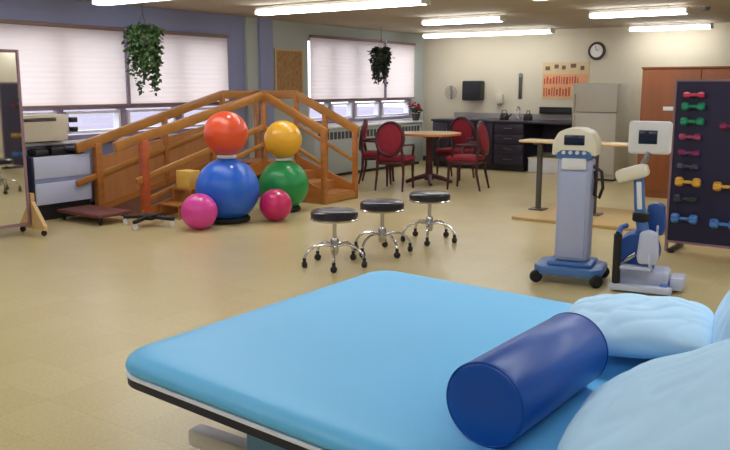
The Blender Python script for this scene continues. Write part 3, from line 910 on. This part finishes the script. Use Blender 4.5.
for sx, z0 in ((-1, .20), (1, .36)):
    b = MB(); b.bar((.03, sx * .11, .28), (.03 - sx * -.10, sx * .12, z0), .03, .03, .006); b.build('crank', M['chrome'], t)
    b = MB(); b.box(-.08, .15, sx * .17 - .045, sx * .17 + .045, z0 - .03, z0, .01); b.box(.13, .15, sx * .17 - .045, sx * .17 + .045, z0, z0 + .10, .008); b.build('pedal', M['bluewhite'], t)
    b = MB(); b.prism([(-.06, 0), (-.075, .05), (-.06, .23), (.0, .25), (.06, .23), (.075, .05), (.06, 0)], 'y', sx * .17 - .04, sx * .17 + .04, .015)
    o = b.build('leg_shell', M['bluewhite'] if sx < 0 else M['deepblue'], t); o.location = (.12, 0, z0 + .02)
b = MB(); b.tube([(-.09, -.20, .03), (-.09, -.20, .43)], .03, 12); b.build('front_post', M['black'], t)
b = MB(); b.tube([(-.09, -.20, .43), (-.08, -.14, .47), (-.06, -.05, .47)], .02, 10); b.build('hand_grip', M['deepblue'], t)
b = MB(); b.lathe([(.05, .50), (.062, .51), (.062, .56), (.05, .57)], 16, (.035, 0, 0)); b.build('clamp', M['black'], t)
b = MB(); b.lathe([(0, -.05), (.02, -.05), (.02, 0), (0, 0)], 10, (.03, -.04, .53), mt); b.build('clamp_knob', M['black'], t)
b = MB(); b.bar((.03, -.062, .60), (.012, -.05, .80), .035, .012, .004); b.build('column_stripe', M['white'], t)
b = MB(); b.box(.27, .37, -.1, .1, .02, .12, .02); b.build('rear_block', M['bluewhite'], t)

# ------------------------------------------------------------------ dumbbell rack
RYd = 7.50
t = thing('dumbbell_rack', 'dark navy standing board holding coloured dumbbells at the right edge', 'rack', (-1.86, RYd, 0))
MB().box(.02, 1.10, 0, .04, .10, 1.53).build('board', M['rackboard'], t, 0)
f = MB(); f.box(0, .02, -.01, .05, 0, 1.55); f.box(1.10, 1.12, -.01, .05, 0, 1.55); f.box(.02, 1.10, -.01, .05, 1.53, 1.55); f.box(.02, 1.1, -.01, .05, .08, .10)
f.build('frame', M['rackframe'], t, 0)
for x in (.05, 1.03):
    MB().box(x, x + .05, -.09, .30, 0, .04, .006).build('foot', M['black'], t)
    MB().bar((x + .025, .26, .03), (x + .025, .045, .9), .03, .03).build('brace', M['black'], t)
rows = [  # x, z, colour, half length, head radius, label
    (-1.68, 1.415, (214, 60, 96), .085, .026, 'red pink dumbbell in the top row of the navy board'),
    (-1.68, 1.315, (30, 150, 110), .095, .034, 'green dumbbell, upper of the two green ones'),
    (-1.68, 1.185, (30, 150, 110), .095, .036, 'green dumbbell, lower of the two green ones'),
    (-1.69, 1.05, (170, 70, 110), .09, .028, 'dull pink dumbbell just below the green pair'),
    (-1.69, .91, (130, 50, 100), .09, .028, 'purple pink dumbbell in the middle of the board'),
    (-1.69, .79, (74, 70, 96), .09, .03, 'dark grey dumbbell above the left yellow one'),
    (-1.68, .65, (228, 176, 70), .105, .042, 'yellow dumbbell in the left column of the board'),
    (-1.69, .50, (44, 56, 66), .095, .038, 'nearly black dumbbell between the yellow and blue ones'),
    (-1.69, .32, (80, 136, 214), .11, .044, 'blue dumbbell in the left column, lowest of all'),
    (-1.36, .63, (228, 176, 70), .105, .042, 'yellow dumbbell cut by the right edge of the picture'),
    (-1.36, .30, (80, 136, 214), .11, .044, 'blue dumbbell cut by the right edge of the picture'),
    (-1.36, 1.15, (150, 40, 90), .09, .03, 'dark pink dumbbell at the right picture edge near the top'),
]
pg = MB()
for (x, z, c, hl, r_, lab) in rows:
    d = thing('dumbbell', lab, 'dumbbell', (x, RYd - .062, z), 0, 'dumbbells on the navy board')
    m = mat('dumbbell_' + lab.split()[0] + '_%d' % int(z * 100), c, .45, var=.04)
    ry = Matrix.Rotation(PI / 2, 4, 'Y')
    MB().lathe([(0, -hl * .55), (.013, -hl * .55), (.016, 0), (.013, hl * .55), (0, hl * .55)], 12, mtx=ry).build('grip', m, d)
    for s_ in (-1, 1):
        MB().lathe([(0, -.3 * hl), (r_ * .8, -.3 * hl), (r_, -.15 * hl), (r_, .15 * hl), (r_ * .8, .3 * hl), (0, .3 * hl)], 6, (s_ * hl * .7, 0, 0), ry).build('head', m, d, 20)
    for s_ in (-1, 1):
        xx = x + 1.86 + s_ * hl * .3
        pg.tube([(xx, 0, z - .02), (xx, -.06, z - .022), (xx, -.085, z - .012)], .006, 6)
pg.build('pegs', M['darksteel'], t)

# ------------------------------------------------------------------ treatment mat table
BX0, BX1, BY0, BY1 = -2.36, 0.30, 1.77, 3.63
t = thing('mat_table', 'large light blue padded mat table with white edging in the foreground', 'mat table', (0, 0, 0))
def rrect(x0, x1, y0, y1, r, n=8):
    pts = []
    for cx, cy, a0 in ((x1 - r, y1 - r, 0), (x0 + r, y1 - r, 90), (x0 + r, y0 + r, 180), (x1 - r, y0 + r, 270)):
        for i in range(n + 1):
            a = R(a0 + 90 * i / n)
            pts.append((cx + r * math.cos(a), cy + r * math.sin(a)))
    return pts
QA, QB, QC, QD = [Vector(q) for q in ((-2.465, 1.835), (-2.44, 3.66), (.30, 3.42), (.30, 1.62))]
def quad(x, y):
    u = (x - BX0) / (BX1 - BX0); v = (y - BY0) / (BY1 - BY0)
    return (QA * (1 - v) + QB * v) * (1 - u) + (QD * (1 - v) + QC * v) * u
def slab(prof, rbase):
    """prof: list of (inset, z); rounded slab with profile"""
    b = MB()
    rings = []
    for ins, z in prof:
        rings.append([b.bm.verts.new((*quad(x, y), z)) for x, y in rrect(BX0 + ins, BX1 - ins, BY0 + ins, BY1 - ins, max(.01, rbase - ins))])
    n = len(rings[0])
    for A, B in zip(rings[:-1], rings[1:]):
        for k in range(n):
            b.bm.faces.new((A[k], A[(k + 1) % n], B[(k + 1) % n], B[k]))
    b.bm.faces.new(rings[0][::-1]); b.bm.faces.new(rings[-1])
    return b
slab([(.012, .432), (.0, .442), (-.004, .455), (.004, .474), (.024, .490), (.055, .499), (.11, .504), (.3, .506)], .16).build('mat', M['mat'], t, 50)
slab([(.004, .418), (.0, .420), (.0, .430), (.006, .432)], .15).build('edge_trim', M['trim'], t)
slab([(.012, .382), (.010, .384), (.010, .417), (.012, .418)], .14).build('board', M['navy'], t)
MB().box(-1.86, -.1, 1.93, 3.30, .15, .382, .02).build('underframe', mat('underframe_blue', (112, 176, 244), .5), t)
for y in (2.10, 3.15):
    ft = MB().box(-2.30, .2, y - .04, y + .04, .075, .149, .015).build('foot_bar', M['trim'], t)
    for x in (-2.2, .1):
        MB().lathe([(0, -.02), (.03, -.02), (.037, -.01), (.037, .01), (.03, .02), (0, .02)], 16, (x, y, .037), mt).build('caster', M['rubber'], ft)

# bolster
t = thing('bolster', 'dark blue cylindrical vinyl bolster lying on the mat table', 'bolster', (-.925, 1.90, .506 + .1235), R(-2.5))
mb = Matrix.Rotation(-PI / 2, 4, 'X')
r_ = .122; Lb = .62
MB().lathe([(0, 0), (.06, -.002), (r_ - .012, .002), (r_ - .003, .008), (r_, .018), (r_ + .001, Lb / 2), (r_, Lb - .018), (r_ - .003, Lb - .008), (r_ - .012, Lb - .002), (.06, Lb + .002), (0, Lb)], 56, mtx=mb).build('cover', M['bolster'], t, 50)
for yy in (.008, Lb - .008):
    MB().torus((0, yy, 0), r_ - .002, .0035, 56, 6, Matrix.Rotation(PI / 2, 4, 'X')).build('piping', M['bolster'], t)

# pillows
def pillow(loc, rot, lx, ly, th, seed, label, fold=1.0):
    N = 56
    b = MB()
    top, bot = {}, {}
    off = Vector((seed * 3.1, seed * 1.7, seed))
    for i in range(N + 1):
        for j in range(N + 1):
            u = 2 * i / N - 1; v = 2 * j / N - 1
            px = lx / 2 * u * (1 - .07 * (1 - v * v) * abs(u) ** 3 * -1 - .05 * abs(v) ** 2)
            py = ly / 2 * v * (1 - .05 * abs(u) ** 2)
            k = max(0, (1 - abs(u) ** 2.6) * (1 - abs(v) ** 2.6)) ** .52
            nz = noise.noise(Vector((u * 1.6, v * 1.6, 0)) + off) * .22
            wr = (1 - abs(noise.noise(Vector((u * 1.3 + v * 1.1, (v - u * .5) * 3.2, 2)) + off))) ** 5 * .13 * fold
            h = th / 2 * k * (1 + nz) - wr * th * .5 * k
            edge = (i in (0, N) or j in (0, N))
            top[i, j] = b.bm.verts.new((px, py, h))
            bot[i, j] = top[i, j] if edge else b.bm.verts.new((px, py, -th / 2 * k * .8))
    for i in range(N):
        for j in range(N):
            b.bm.faces.new((top[i, j], top[i + 1, j], top[i + 1, j + 1], top[i, j + 1]))
            q = [bot[i, j], bot[i, j + 1], bot[i + 1, j + 1], bot[i + 1, j]]
            if len(set(q)) == 4:
                try: b.bm.faces.new(q)
                except ValueError: pass
    o = b.build('pillow', M['pillow'], None, 180)
    o.location = loc
    o.rotation_euler = tuple(R(a) for a in rot)
    return tag(o, label, 'pillow', 'pale blue pillows')
pillow((-.385, 1.98, .70), (0, -24, 12), .66, .86, .22, 1, 'large pale blue pillow in front, beside the bolster end')
pillow((-.81, 2.95, .615), (0, -3, 12), .52, .58, .20, 2, 'pale blue pillow lying flat behind the bolster')
pillow((-.37, 3.02, .83), (0, -52, 10), .58, .66, .15, 3, 'pale blue pillow propped at the right picture edge, topmost')
